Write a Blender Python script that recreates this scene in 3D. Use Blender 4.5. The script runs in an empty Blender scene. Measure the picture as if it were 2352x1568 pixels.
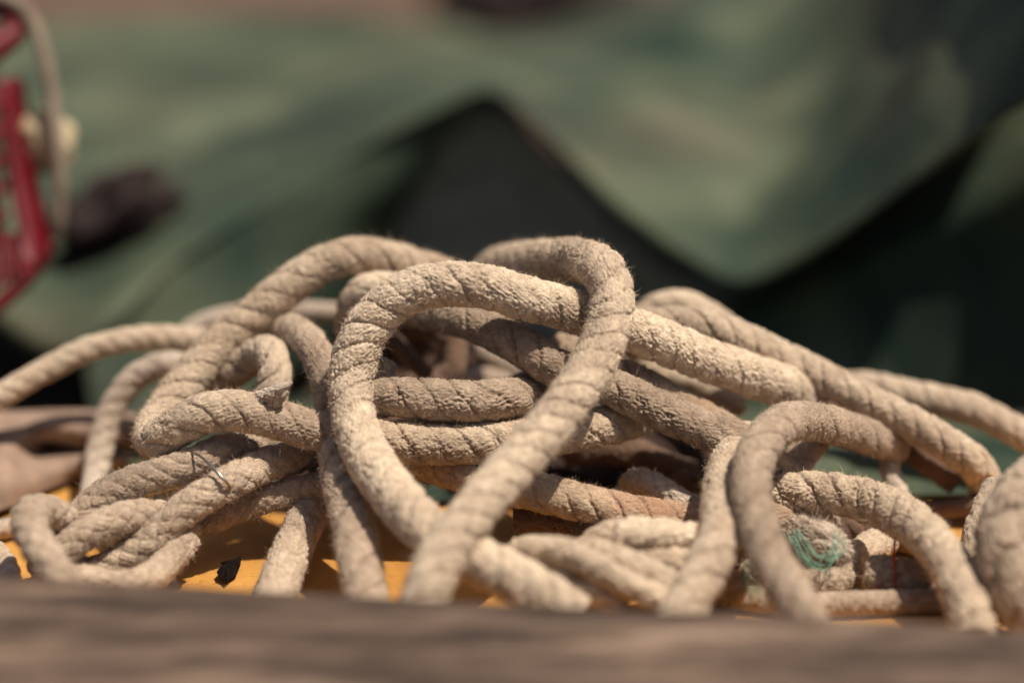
import bpy, math, random
import numpy as np

# ------------------------------------------------------------------ camera, light, exposure
scene = bpy.context.scene
TH = math.radians(17.0)
K = (36.0 / 85.0) / 2352.0
FOCUS = 0.85
CAM_H = FOCUS * math.sin(TH) + (1325 - 784) * K * FOCUS * math.cos(TH)
cam_d = bpy.data.cameras.new('camera')
cam = bpy.data.objects.new('camera', cam_d)
scene.collection.objects.link(cam)
cam.location = (0, 0, CAM_H)
cam.rotation_euler = (math.radians(90) - TH, 0, 0)
cam_d.lens = 85; cam_d.sensor_width = 36
cam_d.clip_start = 0.01; cam_d.clip_end = 2000
cam_d.dof.use_dof = True
cam_d.dof.focus_distance = FOCUS
cam_d.dof.aperture_fstop = 2.2
scene.camera = cam

SUN_FROM = np.array([0.36, -0.17, 0.92]); SUN_FROM /= np.linalg.norm(SUN_FROM)
world = bpy.data.worlds.new('World'); scene.world = world
world.use_nodes = True
wn = world.node_tree; bg = wn.nodes['Background']
sky = wn.nodes.new('ShaderNodeTexSky'); sky.sky_type = 'NISHITA'; sky.sun_disc = False
sky.sun_elevation = math.asin(SUN_FROM[2])
sky.sun_rotation = math.atan2(SUN_FROM[0], SUN_FROM[1])
sky.dust_density = 4.0; sky.air_density = 1.0
wn.links.new(sky.outputs[0], bg.inputs[0])
bg.inputs[1].default_value = 0.055
sun_d = bpy.data.lights.new('sun', 'SUN'); sun = bpy.data.objects.new('sun', sun_d)
scene.collection.objects.link(sun)
sun_d.energy = 4.8; sun_d.angle = math.radians(0.5); sun_d.color = (1.0, 0.89, 0.75)
from mathutils import Vector
sun.rotation_euler = Vector(SUN_FROM).to_track_quat('Z', 'Y').to_euler()
sun.location = (1, -1, 3)
scene.view_settings.view_transform = 'Standard'
scene.view_settings.look = 'None'
scene.view_settings.exposure = 0.13
scene.view_settings.gamma = 1.0
scene.view_settings.use_curve_mapping = False
scene.cycles.use_denoising = True
scene.cycles.max_bounces = 6
scene.cycles.diffuse_bounces = 4

# ------------------------------------------------------------------ helpers
SI, CO = math.sin(TH), math.cos(TH)
def pix(x, y, off=0.0):
    """point seen at (x, y) of the 2352 px wide picture, off mm behind the focus plane"""
    d = FOCUS + off / 1000.0
    a = (x - 1176) * K * d; b = (784 - y) * K * d
    return np.array([a, d * CO + b * SI, CAM_H - d * SI + b * CO])
def on_plane(x, y, z=0.0):
    """point of the level plane z seen at (x, y)"""
    d = (CAM_H - z) / (SI - (784 - y) * K * CO)
    return pix(x, y, (d - FOCUS) * 1000)

_rng = np.random.RandomState(7)
_perm = _rng.permutation(256); _perm = np.concatenate([_perm, _perm, _perm])
_gr = _rng.normal(size=(256, 3)); _gr /= np.linalg.norm(_gr, axis=1)[:, None]
def perlin(p):
    p = np.asarray(p, dtype=np.float64)
    i = np.floor(p).astype(int); f = p - i; i &= 255
    u = f * f * f * (f * (f * 6 - 15) + 10)
    out = 0
    for dx in (0, 1):
        wx = u[..., 0] if dx else 1 - u[..., 0]
        for dy in (0, 1):
            wy = u[..., 1] if dy else 1 - u[..., 1]
            for dz in (0, 1):
                wz = u[..., 2] if dz else 1 - u[..., 2]
                h = _perm[_perm[_perm[i[..., 0] + dx] + i[..., 1] + dy] + i[..., 2] + dz]
                g = _gr[h]
                out = out + wx * wy * wz * (g[..., 0] * (f[..., 0] - dx) + g[..., 1] * (f[..., 1] - dy) + g[..., 2] * (f[..., 2] - dz))
    return out * 1.4
def fbm(p, o=3):
    a, s = 0, 1.0
    for k in range(o):
        a = a + s * perlin(p * (2.03 ** k) + 17.3 * k); s *= 0.5
    return a

def catmull(P, n_per=24):
    P = np.asarray(P, float)
    P = np.vstack([2 * P[0] - P[1], P, 2 * P[-1] - P[-2]])
    out = []
    t = np.linspace(0, 1, n_per, endpoint=False)[:, None]
    for i in range(1, len(P) - 2):
        a, b, c, d = P[i - 1], P[i], P[i + 1], P[i + 2]
        out.append(0.5 * ((2 * b) + (c - a) * t + (2 * a - 5 * b + 4 * c - d) * t ** 2 + (-a + 3 * b - 3 * c + d) * t ** 3))
    out.append(P[-2][None, :])
    return np.vstack(out)
def resample(P, step):
    seg = np.linalg.norm(np.diff(P[:, :3], axis=0), axis=1); s = np.concatenate([[0], np.cumsum(seg)])
    n = max(4, int(s[-1] / step)); t = np.linspace(0, s[-1], n)
    return np.stack([np.interp(t, s, P[:, k]) for k in range(P.shape[1])], 1), t

def mesh_np(name, V, F, mat, parent=None, smooth=True, attrs=None):
    me = bpy.data.meshes.new(name)
    V = np.asarray(V, dtype=np.float32)
    if isinstance(F, np.ndarray) and F.ndim == 2:
        nv = F.shape[1]
        me.vertices.add(len(V)); me.vertices.foreach_set('co', V.ravel())
        me.loops.add(F.size); me.loops.foreach_set('vertex_index', F.astype(np.int32).ravel())
        me.polygons.add(len(F))
        me.polygons.foreach_set('loop_start', np.arange(0, F.size, nv, dtype=np.int32))
        me.polygons.foreach_set('loop_total', np.full(len(F), nv, dtype=np.int32))
        me.update(calc_edges=True)
    else:
        me.from_pydata([tuple(map(float, v)) for v in V], [], [tuple(f) for f in F])
    me.validate()
    if smooth:
        me.polygons.foreach_set('use_smooth', np.ones(len(me.polygons), dtype=bool))
    for k, arr in (attrs or {}).items():
        if arr.ndim == 2:
            at = me.attributes.new(k, 'FLOAT_VECTOR', 'POINT'); at.data.foreach_set('vector', arr.astype(np.float32).ravel())
        else:
            at = me.attributes.new(k, 'FLOAT', 'POINT'); at.data.foreach_set('value', arr.astype(np.float32))
    me.update()
    o = bpy.data.objects.new(name, me)
    scene.collection.objects.link(o)
    if mat: me.materials.append(mat)
    if parent: o.parent = parent
    return o
def tag(o, label=None, cat=None, group=None, kind=None):
    if label: o['label'] = label
    if cat: o['category'] = cat
    if group: o['group'] = group
    if kind: o['kind'] = kind
    return o
def empty(name, loc):
    o = bpy.data.objects.new(name, None); scene.collection.objects.link(o); o.location = tuple(loc); return o
def rebase(o, parent):
    """parent o (built in world space) under parent, keeping it where it is"""
    o.parent = parent
    o.location = tuple(-Vector(parent.location))
    return o

def grid_faces(n, m, wrap=False):
    mm = m if wrap else m - 1
    i = np.arange(n - 1)[:, None]; j = np.arange(mm)[None, :]
    a = i * m + j; b = i * m + (j + 1) % m
    return np.stack([a, b, b + m, a + m], -1).reshape(-1, 4)

def frames(P):
    T = np.gradient(P, axis=0); T /= np.linalg.norm(T, axis=1)[:, None] + 1e-12
    N = np.zeros_like(P)
    v = np.cross(T[0], [0.3, 0.1, 1.0]); N[0] = v / np.linalg.norm(v)
    for i in range(1, len(P)):
        v = N[i - 1] - T[i] * np.dot(N[i - 1], T[i]); N[i] = v / (np.linalg.norm(v) + 1e-12)
    return T, N, np.cross(T, N)

# ------------------------------------------------------------------ materials
def new_mat(name):
    m = bpy.data.materials.new(name); m.use_nodes = True
    nt = m.node_tree; b = nt.nodes['Principled BSDF']
    return m, nt, b
def nd(nt, t, **kw):
    n = nt.nodes.new(t)
    for k, v in kw.items():
        if k.startswith('i_'): n.inputs[k[2:].replace('_', ' ')].default_value = v
        else: setattr(n, k, v)
    return n
def ramp(nt, src, stops):
    r = nt.nodes.new('ShaderNodeValToRGB')
    while len(r.color_ramp.elements) < len(stops): r.color_ramp.elements.new(0.5)
    for e, (p, c) in zip(r.color_ramp.elements, stops):
        e.position = p; e.color = (*c, 1) if len(c) == 3 else c
    nt.links.new(src, r.inputs[0]); return r
def mixc(nt, fac, a, b, mode='MIX'):
    m = nt.nodes.new('ShaderNodeMix'); m.data_type = 'RGBA'; m.blend_type = mode
    if isinstance(fac, (int, float)): m.inputs[0].default_value = fac
    else: nt.links.new(fac, m.inputs[0])
    for s, v in ((6, a), (7, b)):
        if isinstance(v, tuple): m.inputs[s].default_value = (*v, 1)
        else: nt.links.new(v, m.inputs[s])
    return m.outputs[2]

def rope_mat(name, base, dark, stain=None, stain_amt=0.5, coord_scale=1.0, grime=0.42):
    m, nt, b = new_mat(name)
    at = nd(nt, 'ShaderNodeAttribute', attribute_name='rc')
    # large soft soiling
    n1 = nd(nt, 'ShaderNodeTexNoise', i_Scale=60.0 * coord_scale, i_Detail=4.0, i_Roughness=0.6)
    nt.links.new(at.outputs['Vector'], n1.inputs['Vector'])
    r1 = ramp(nt, n1.outputs[0], [(0.32, tuple(dark)), (0.62, tuple(base))])
    # lighter bleached yarn patches
    n2 = nd(nt, 'ShaderNodeTexNoise', i_Scale=420.0, i_Detail=3.0)
    nt.links.new(at.outputs['Vector'], n2.inputs['Vector'])
    r2 = ramp(nt, n2.outputs[0], [(0.40, (0.78, 0.76, 0.74)), (0.66, (1.16, 1.15, 1.12))])
    c = mixc(nt, 0.75, r1.outputs[0], r2.outputs[0], 'MULTIPLY')
    if stain:
        n3 = nd(nt, 'ShaderNodeTexNoise', i_Scale=38.0, i_Detail=5.0)
        nt.links.new(at.outputs['Vector'], n3.inputs['Vector'])
        r3 = ramp(nt, n3.outputs[0], [(0.50, (0, 0, 0)), (0.68, (stain_amt,) * 3)])
        c = mixc(nt, r3.outputs[0], c, tuple(stain))
    # tiny dark specks
    n4 = nd(nt, 'ShaderNodeTexVoronoi', i_Scale=190.0)
    nt.links.new(at.outputs['Vector'], n4.inputs['Vector'])
    r4 = ramp(nt, n4.outputs['Distance'], [(0.05, (0.35, 0.27, 0.22)), (0.11, (1, 1, 1))])
    c = mixc(nt, 0.8, c, r4.outputs[0], 'MULTIPLY')
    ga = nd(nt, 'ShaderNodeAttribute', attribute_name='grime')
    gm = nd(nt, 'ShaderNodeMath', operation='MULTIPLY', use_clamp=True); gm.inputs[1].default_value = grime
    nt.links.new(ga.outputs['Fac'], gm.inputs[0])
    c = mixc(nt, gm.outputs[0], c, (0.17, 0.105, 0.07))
    n5 = nd(nt, 'ShaderNodeTexNoise', i_Scale=26.0, i_Detail=6.0, i_Roughness=0.65)
    nt.links.new(at.outputs['Vector'], n5.inputs['Vector'])
    r5 = ramp(nt, n5.outputs[0], [(0.36, (0.70, 0.67, 0.66)), (0.54, (1, 1, 1))])
    c = mixc(nt, 0.9, c, r5.outputs[0], 'MULTIPLY')
    oi = nd(nt, 'ShaderNodeObjectInfo')
    r6 = ramp(nt, oi.outputs['Random'], [(0.0, (0.82, 0.79, 0.77)), (0.5, (0.98, 0.96, 0.94)), (1.0, (1.08, 1.07, 1.05))])
    c = mixc(nt, 1.0, c, r6.outputs[0], 'MULTIPLY')
    nt.links.new(c, b.inputs['Base Color'])
    b.inputs['Roughness'].default_value = 0.92
    b.inputs['Specular IOR Level'].default_value = 0.12
    b.inputs['Sheen Weight'].default_value = 0.25
    b.inputs['Sheen Roughness'].default_value = 0.6
    b.inputs['Sheen Tint'].default_value = (1, .92, .82, 1)
    # fibres: noise stretched along the rope + fine nap
    mp = nd(nt, 'ShaderNodeMapping'); mp.inputs['Scale'].default_value = (0.22, 1, 1)
    nt.links.new(at.outputs['Vector'], mp.inputs['Vector'])
    f1 = nd(nt, 'ShaderNodeTexNoise', i_Scale=2600.0, i_Detail=3.0, i_Distortion=0.6)
    nt.links.new(mp.outputs[0], f1.inputs['Vector'])
    f2 = nd(nt, 'ShaderNodeTexNoise', i_Scale=1100.0, i_Detail=4.0, i_Roughness=0.7)
    nt.links.new(at.outputs['Vector'], f2.inputs['Vector'])
    ad = nd(nt, 'ShaderNodeMath', operation='ADD')
    nt.links.new(f1.outputs[0], ad.inputs[0]); nt.links.new(f2.outputs[0], ad.inputs[1])
    bp = nd(nt, 'ShaderNodeBump', i_Strength=0.85, i_Distance=0.0006)
    nt.links.new(ad.outputs[0], bp.inputs['Height']); nt.links.new(bp.outputs[0], b.inputs['Normal'])
    return m

M = {}
M['rope'] = rope_mat('tan_cotton', (0.73, 0.61, 0.47), (0.60, 0.475, 0.355))
M['pale'] = rope_mat('pale_cotton', (0.77, 0.65, 0.505), (0.65, 0.525, 0.40), grime=0.30)
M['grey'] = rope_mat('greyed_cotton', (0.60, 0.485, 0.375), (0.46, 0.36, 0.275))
M['white'] = rope_mat('bleached_cotton', (0.68, 0.59, 0.50), (0.56, 0.46, 0.37))
M['rust'] = rope_mat('stained_cotton', (0.62, 0.50, 0.375), (0.50, 0.385, 0.28), (0.55, 0.27, 0.14), 0.5)
M['brown'] = rope_mat('shade_brown_cotton', (0.22, 0.135, 0.095), (0.14, 0.08, 0.055))  # darker copy of the rope, shade inside the pile put into its colour

def plain(name, col, rough=0.6, metal=0.0, spec=0.3):
    m, nt, b = new_mat(name)
    b.inputs['Base Color'].default_value = (*col, 1); b.inputs['Roughness'].default_value = rough
    b.inputs['Metallic'].default_value = metal; b.inputs['Specular IOR Level'].default_value = spec
    n = nd(nt, 'ShaderNodeTexNoise', i_Scale=90.0, i_Detail=4.0)
    tc = nd(nt, 'ShaderNodeTexCoord'); nt.links.new(tc.outputs['Object'], n.inputs['Vector'])
    r = ramp(nt, n.outputs[0], [(0.3, tuple(0.7 * c for c in col)), (0.7, tuple(min(1, 1.15 * c) for c in col))])
    nt.links.new(r.outputs[0], b.inputs['Base Color'])
    return m
M['twine'] = plain('green_twine', (0.20, 0.40, 0.30), 0.5)
M['red_thread'] = plain('red_thread', (0.35, 0.05, 0.03), 0.6)
M['red'] = plain('red_plastic', (0.125, 0.004, 0.009), 0.45)
M['wire'] = plain('steel_wire', (0.55, 0.52, 0.46), 0.3, 1.0)
M['leaf'] = plain('charred_leaf', (0.012, 0.009, 0.008), 1.0, 0.0, 0.0)
M['twig'] = plain('dark_twig', (0.05, 0.025, 0.018), 0.8)
M['cord'] = plain('grey_cord', (0.24, 0.19, 0.145), 0.9)
M['fibre'] = plain('pale_fibre', (0.70, 0.62, 0.50), 0.9)
M['deep'] = plain('shade_brown_sheet', (0.035, 0.019, 0.014), 0.9)  # near-black brown, the gap's shade put into the colour
M['shade_lift'] = plain('shade_lift_sheet', (0.27, 0.27, 0.255), 0.9)
M['mud'] = plain('brown_fill', (0.075, 0.040, 0.028), 0.9)
M['dark'] = plain('dark_cloth', (0.030, 0.019, 0.019), 0.95)
M['cream'] = plain('cream_foam', (0.52, 0.42, 0.27), 0.8)
M['hull'] = plain('brown_boards', (0.13, 0.075, 0.055), 0.8)
M['canvas'] = plain('beige_canvas', (0.31, 0.215, 0.16), 0.9)

def mat_floor():
    m, nt, b = new_mat('orange_paint')
    tc = nd(nt, 'ShaderNodeTexCoord')
    n = nd(nt, 'ShaderNodeTexNoise', i_Scale=22.0, i_Detail=6.0, i_Roughness=0.6)
    nt.links.new(tc.outputs['Object'], n.inputs['Vector'])
    r = ramp(nt, n.outputs[0], [(0.3, (0.42, 0.19, 0.045)), (0.52, (0.54, 0.27, 0.066)), (0.75, (0.62, 0.335, 0.09))])
    n2 = nd(nt, 'ShaderNodeTexNoise', i_Scale=380.0, i_Detail=5.0, i_Roughness=0.75)
    nt.links.new(tc.outputs['Object'], n2.inputs['Vector'])
    r2 = ramp(nt, n2.outputs[0], [(0.30, (0.45, 0.36, 0.30)), (0.40, (1, 1, 1))])
    c = mixc(nt, 0.8, r.outputs[0], r2.outputs[0], 'MULTIPLY')
    # hairline cracks in the paint
    mp = nd(nt, 'ShaderNodeMapping'); mp.inputs['Scale'].default_value = (1, 3.2, 1); mp.inputs['Rotation'].default_value = (0, 0, 0.5)
    nt.links.new(tc.outputs['Object'], mp.inputs['Vector'])
    v = nd(nt, 'ShaderNodeTexVoronoi', feature='DISTANCE_TO_EDGE', i_Scale=60.0)
    nt.links.new(mp.outputs[0], v.inputs['Vector'])
    r3 = ramp(nt, v.outputs['Distance'], [(0.0, (0.5, 0.38, 0.3)), (0.02, (1, 1, 1))])
    c = mixc(nt, 0.45, c, r3.outputs[0], 'MULTIPLY')
    nt.links.new(c, b.inputs['Base Color']); b.inputs['Roughness'].default_value = 0.62
    b.inputs['Specular IOR Level'].default_value = 0.25
    bp = nd(nt, 'ShaderNodeBump', i_Strength=0.5, i_Distance=0.001)
    nt.links.new(n2.outputs[0], bp.inputs['Height']); nt.links.new(bp.outputs[0], b.inputs['Normal'])
    return m
M['floor'] = mat_floor()
def mat_wood():
    m, nt, b = new_mat('weathered_wood')
    tc = nd(nt, 'ShaderNodeTexCoord')
    mp = nd(nt, 'ShaderNodeMapping'); mp.inputs['Scale'].default_value = (1, 5.5, 5.5)
    nt.links.new(tc.outputs['Object'], mp.inputs['Vector'])
    n = nd(nt, 'ShaderNodeTexNoise', i_Scale=15.0, i_Detail=9.0, i_Roughness=0.7, i_Distortion=0.5)
    nt.links.new(mp.outputs[0], n.inputs['Vector'])
    r = ramp(nt, n.outputs[0], [(0.34, (0.035, 0.021, 0.014)), (0.46, (0.09, 0.058, 0.040)), (0.57, (0.21, 0.145, 0.105)), (0.70, (0.37, 0.28, 0.215))])
    n2 = nd(nt, 'ShaderNodeTexNoise', i_Scale=9.0, i_Detail=3.0)
    mp2 = nd(nt, 'ShaderNodeMapping'); mp2.inputs['Scale'].default_value = (1, 2.4, 2.4)
    nt.links.new(tc.outputs['Object'], mp2.inputs['Vector']); nt.links.new(mp2.outputs[0], n2.inputs['Vector'])
    r2 = ramp(nt, n2.outputs[0], [(0.40, (0.42, 0.38, 0.35)), (0.58, (1.1, 1.08, 1.05))])
    c = mixc(nt, 0.9, r.outputs[0], r2.outputs[0], 'MULTIPLY')
    nt.links.new(c, b.inputs['Base Color']); b.inputs['Roughness'].default_value = 0.75
    bp = nd(nt, 'ShaderNodeBump', i_Strength=0.6, i_Distance=0.002)
    nt.links.new(n.outputs[0], bp.inputs['Height']); nt.links.new(bp.outputs[0], b.inputs['Normal'])
    return m
M['wood'] = mat_wood()
def mat_tarp():
    m, nt, b = new_mat('green_canvas')
    tc = nd(nt, 'ShaderNodeTexCoord')
    n = nd(nt, 'ShaderNodeTexNoise', i_Scale=7.0, i_Detail=5.0, i_Roughness=0.55, i_Distortion=0.8)
    nt.links.new(tc.outputs['Object'], n.inputs['Vector'])
    r = ramp(nt, n.outputs[0], [(0.34, (0.017, 0.035, 0.025)), (0.5, (0.050, 0.068, 0.043)), (0.64, (0.122, 0.140, 0.088))])
    n2 = nd(nt, 'ShaderNodeTexNoise', i_Scale=5.5, i_Detail=6.0, i_Roughness=0.6, i_Distortion=1.2)
    mp = nd(nt, 'ShaderNodeMapping'); mp.inputs['Location'].default_value = (5.6, 0.3, 2.4)
    nt.links.new(tc.outputs['Object'], mp.inputs['Vector']); nt.links.new(mp.outputs[0], n2.inputs['Vector'])
    r2 = ramp(nt, n2.outputs[0], [(0.52, (0, 0, 0)), (0.70, (0.3, 0.3, 0.3))])
    c = mixc(nt, r2.outputs[0], r.outputs[0], (0.17, 0.125, 0.085))
    nt.links.new(c, b.inputs['Base Color']); b.inputs['Roughness'].default_value = 0.72
    b.inputs['Specular IOR Level'].default_value = 0.25
    bp = nd(nt, 'ShaderNodeBump', i_Strength=0.5, i_Distance=0.004)
    nt.links.new(n.outputs[0], bp.inputs['Height']); nt.links.new(bp.outputs[0], b.inputs['Normal'])
    return m
M['tarp'] = mat_tarp()

# ------------------------------------------------------------------ the setting
def box_mesh(name, lo, hi, mat, bevel=0.0, kind=None):
    x0, y0, z0 = lo; x1, y1, z1 = hi
    V = [(x0, y0, z0), (x1, y0, z0), (x1, y1, z0), (x0, y1, z0), (x0, y0, z1), (x1, y0, z1), (x1, y1, z1), (x0, y1, z1)]
    F = [(0, 3, 2, 1), (4, 5, 6, 7), (0, 1, 5, 4), (1, 2, 6, 5), (2, 3, 7, 6), (3, 0, 4, 7)]
    o = mesh_np(name, V, F, mat, smooth=False)
    if bevel:
        md = o.modifiers.new('bevel', 'BEVEL'); md.width = bevel; md.segments = 4
    return o
# painted deck the pile lies on, slightly uneven
nx, ny = 160, 90
gx, gy = np.meshgrid(np.linspace(-0.75, 0.75, nx), np.linspace(0.45, 0.925, ny), indexing='ij')
gz = 0.0012 * fbm(np.stack([gx * 14, gy * 14, gx * 0], -1), 3) - 0.0006
deck = mesh_np('deck', np.stack([gx, gy, gz], -1).reshape(-1, 3), grid_faces(nx, ny), M['floor'])
tag(deck, 'orange painted deck under the rope pile', kind='structure')
# ground beyond
g = mesh_np('ground', [(-60, -60, -0.05), (60, -60, -0.05), (60, 60, -0.05), (-60, 60, -0.05)], [(0, 1, 2, 3)], M['mud'], smooth=False)
tag(g, 'dark ground around the deck', kind='structure')

# wooden beam in front
ZB = 0.034
pl = on_plane(0, 1318, ZB); pr = on_plane(2352, 1432, ZB)
dirv = (pr - pl) / np.linalg.norm(pr - pl); nrm = np.array([-dirv[1], dirv[0], 0])
nx, ny = 220, 40
prof = []           # profile across the beam: (distance towards camera, z)
for a in np.linspace(math.pi / 2, 0, 7):
    pass
prof = [(0.0, -0.03), (0.0, 0.01)] + [(0.004 - 0.004 * math.cos(a), ZB - 0.004 + 0.004 * math.sin(a)) for a in np.linspace(0, math.pi / 2, 6)]
prof += [(w, ZB) for w in np.linspace(0.012, 0.225, 30)] + [(0.229, ZB - 0.004), (0.229, -0.03)]
prof = np.array(prof)
L = np.linspace(-0.35, 0.85, nx)
V = []
for l in L:
    base = pl + dirv * l
    V.append(np.stack([base[0] - nrm[0] * prof[:, 0], base[1] - nrm[1] * prof[:, 0], prof[:, 1]], 1))
V = np.array(V)
V[..., 2] += 0.0011 * fbm(np.stack([V[..., 0] * 10, V[..., 1] * 60, V[..., 2] * 20], -1), 3)
V[..., 1] += 0.0010 * fbm(np.stack([V[..., 0] * 25, V[..., 2] * 20 + 5, V[..., 2] * 0], -1), 3)
beam = mesh_np('wooden_beam', V.reshape(-1, 3), grid_faces(nx, len(prof)), M['wood'])
tag(beam, 'weathered brown wooden beam running across the foreground below the ropes', 'beam')

# ------------------------------------------------------------------ draped sheets
def sheet(name, rows, mat, sub=10, thick=0.0012, wr=0.0, wf=12.0, seed=0):
    rows = [np.array([on_plane(*p[1:]) if p[0] == 'f' else pix(*p) for p in r]) for r in rows]
    R = np.array([catmull(r, sub) for r in rows])               # rows x cols
    C = np.array([catmull(R[:, j], sub) for j in range(R.shape[1])])   # cols x rows
    P = C.transpose(1, 0, 2)
    n, m = P.shape[:2]
    if wr:
        du = np.gradient(P, axis=0); dv = np.gradient(P, axis=1)
        N = np.cross(dv, du); N /= np.linalg.norm(N, axis=2)[..., None] + 1e-9
        P = P + N * (wr * fbm(P * wf + seed * 3.7, 3))[..., None]
    o = mesh_np(name, P.reshape(-1, 3), grid_faces(n, m), mat)
    md = o.modifiers.new('thick', 'SOLIDIFY'); md.thickness = thick
    return o

tarp = empty('tarpaulin', (0, 1.2, 0))
tag(tarp, 'crumpled dark green canvas tarpaulin heaped up behind the rope pile', 'tarpaulin')
# lower layer lying behind the pile, in the hollows
F_ = 'f'
o = sheet('lower_sheet', [
    [(F_, -500, 1090, .003), (F_, 100, 1082, .003), (F_, 420, 1090, .003), (F_, 700, 1130, .003), (F_, 1200, 1150, .003), (F_, 1700, 1150, .003), (F_, 2000, 1135, .003), (F_, 2400, 1140, .003), (F_, 2900, 1140, .003)],
    [(F_, -500, 1060, .006), (F_, 100, 1056, .006), (F_, 420, 1066, .005), (F_, 700, 1090, .005), (F_, 1200, 1100, .005), (F_, 1700, 1100, .005), (F_, 2000, 1080, .006), (F_, 2400, 1080, .006), (F_, 2900, 1080, .006)],
    [(F_, -500, 1010, .004), (F_, 100, 1010, .004), (F_, 420, 1010, .004), (F_, 700, 1020, .004), (F_, 1200, 1010, .004), (F_, 1700, 1010, .004), (F_, 2000, 1000, .004), (F_, 2400, 1000, .004), (F_, 2900, 1000, .004)],
    [(F_, -500, 900, -.055), (F_, 100, 900, -.055), (F_, 420, 900, -.055), (F_, 700, 890, -.055), (F_, 1200, 880, -.055), (F_, 1700, 860, -.04), (F_, 2000, 860, -.055), (F_, 2400, 860, -.055), (F_, 2900, 860, -.055)],
    [(F_, -500, 740, -.05), (F_, 100, 740, -.05), (F_, 420, 730, -.05), (F_, 700, 700, -.05), (F_, 1200, 660, -.05), (F_, 1700, 700, -.03), (F_, 2000, 700, -.055), (F_, 2400, 700, -.055), (F_, 2900, 700, -.055)],
    [(-500, 500, 900), (100, 500, 900), (420, 500, 900), (700, 500, 900), (1200, 400, 800), (1700, 500, 700), (2000, 500, 700), (2400, 500, 700), (2900, 500, 700)],
], M['tarp'], 8, wr=0.002, wf=14)
rebase(o, tarp)
# upper layer: its front hem rises to a peak and drops again, leaving a dark hollow underneath
hem = [(-420, 540, 300), (-100, 650, 275), (145, 795, 235), (400, 600, 265), (660, 440, 295), (900, 300, 315), (1040, 232, 325), (1130, 205, 330), (1215, 265, 320), (1300, 345, 310), (1430, 480, 290), (1580, 590, 270), (1700, 640, 250), (1840, 580, 238), (2000, 470, 213), (2200, 330, 165), (2400, 190, 110), (2700, 20, 25)]
second = [(-420, 420, 360), (-110, 510, 335), (135, 640, 290), (380, 500, 310), (620, 360, 340), (860, 240, 360), (1010, 180, 375), (1130, 160, 385), (1225, 190, 385), (1320, 250, 370), (1450, 350, 345), (1590, 450, 325), (1710, 500, 315), (1850, 420, 312), (2010, 300, 280), (2200, 150, 212), (2400, 20, 148), (2700, -120, 50)]
third = [(-420, 330, 460), (-120, 380, 430), (125, 450, 420), (360, 370, 470), (600, 280, 520), (830, 190, 560), (990, 146, 540), (1130, 138, 490), (1240, 145, 460), (1340, 160, 445), (1470, 190, 420), (1600, 260, 400), (1730, 290, 400), (1880, 220, 398), (2030, 100, 360), (2200, -30, 280), (2400, -160, 203), (2700, -320, 90)]
fourth = [(-420, 300, 620), (-150, 280, 640), (120, 240, 680), (360, 180, 760), (600, 130, 800), (830, 100, 800), (990, 100, 760), (1130, 117, 640), (1240, 112, 600), (1340, 95, 570), (1470, 60, 540), (1600, 30, 520), (1730, 20, 540), (1890, -60, 530), (2050, -180, 480), (2220, -280, 368), (2400, -380, 272), (2700, -520, 140)]
fifth = [(-420, 60, 840), (-150, 50, 840), (120, 45, 840), (360, 40, 840), (600, 35, 850), (830, 35, 860), (990, 58, 880), (1110, 96, 860), (1230, 84, 840), (1340, 48, 840), (1470, 0, 840), (1600, -60, 860), (1730, -220, 900), (1870, -260, 950), (2020, -300, 1000), (2200, -380, 1060), (2400, -460, 1120), (2700, -560, 1180)]
under = [(x, y + 26, o_ + 22) for x, y, o_ in hem]
o = sheet('upper_sheet', [under, hem, second, third, fourth, fifth], M['tarp'], 7, wr=0.006, wf=5, seed=2)
rebase(o, tarp)
o = sheet('right_fold', [
    [(1400, 700, 400), (1560, 620, 390), (1760, 540, 370), (2000, 420, 350), (2352, 180, 290), (2700, -40, 190)],
    [(1400, 860, 330), (1560, 770, 315), (1760, 690, 295), (2000, 560, 256), (2352, 385, 205), (2700, 210, 120)],
    [(1400, 930, 320), (1560, 870, 305), (1760, 800, 280), (2000, 700, 254), (2352, 560, 202), (2700, 440, 118)],
    [(1400, 1000, 305), (1560, 960, 285), (1760, 920, 262), (2000, 850, 250), (2352, 740, 200), (2700, 660, 116)],
    [(1400, 1080, 290), (1560, 1060, 265), (1760, 1030, 240), (2000, 990, 244), (2352, 950, 196), (2700, 920, 112)],
], M['tarp'], 8, wr=0.0015, wf=7, seed=11)
rebase(o, tarp)
# side skirt hanging from the left hem
o = sheet('side_skirt', [
    [(190, 770, 244), (400, 610, 269), (640, 460, 297), (880, 320, 318), (1040, 244, 329), (1112, 224, 334)],
    [(190, 830, 242), (410, 700, 269), (640, 580, 297), (850, 440, 322), (965, 375, 342), (1030, 320, 390)],
    [(200, 900, 240), (430, 820, 268), (640, 700, 297), (800, 580, 327), (890, 510, 358), (940, 460, 425)],
    [(220, 1000, 236), (450, 960, 262), (620, 880, 296), (740, 800, 330), (800, 720, 366), (830, 640, 455)],
], M['tarp'], 8, wr=0.005, wf=12, seed=5)
rebase(o, tarp)

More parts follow.
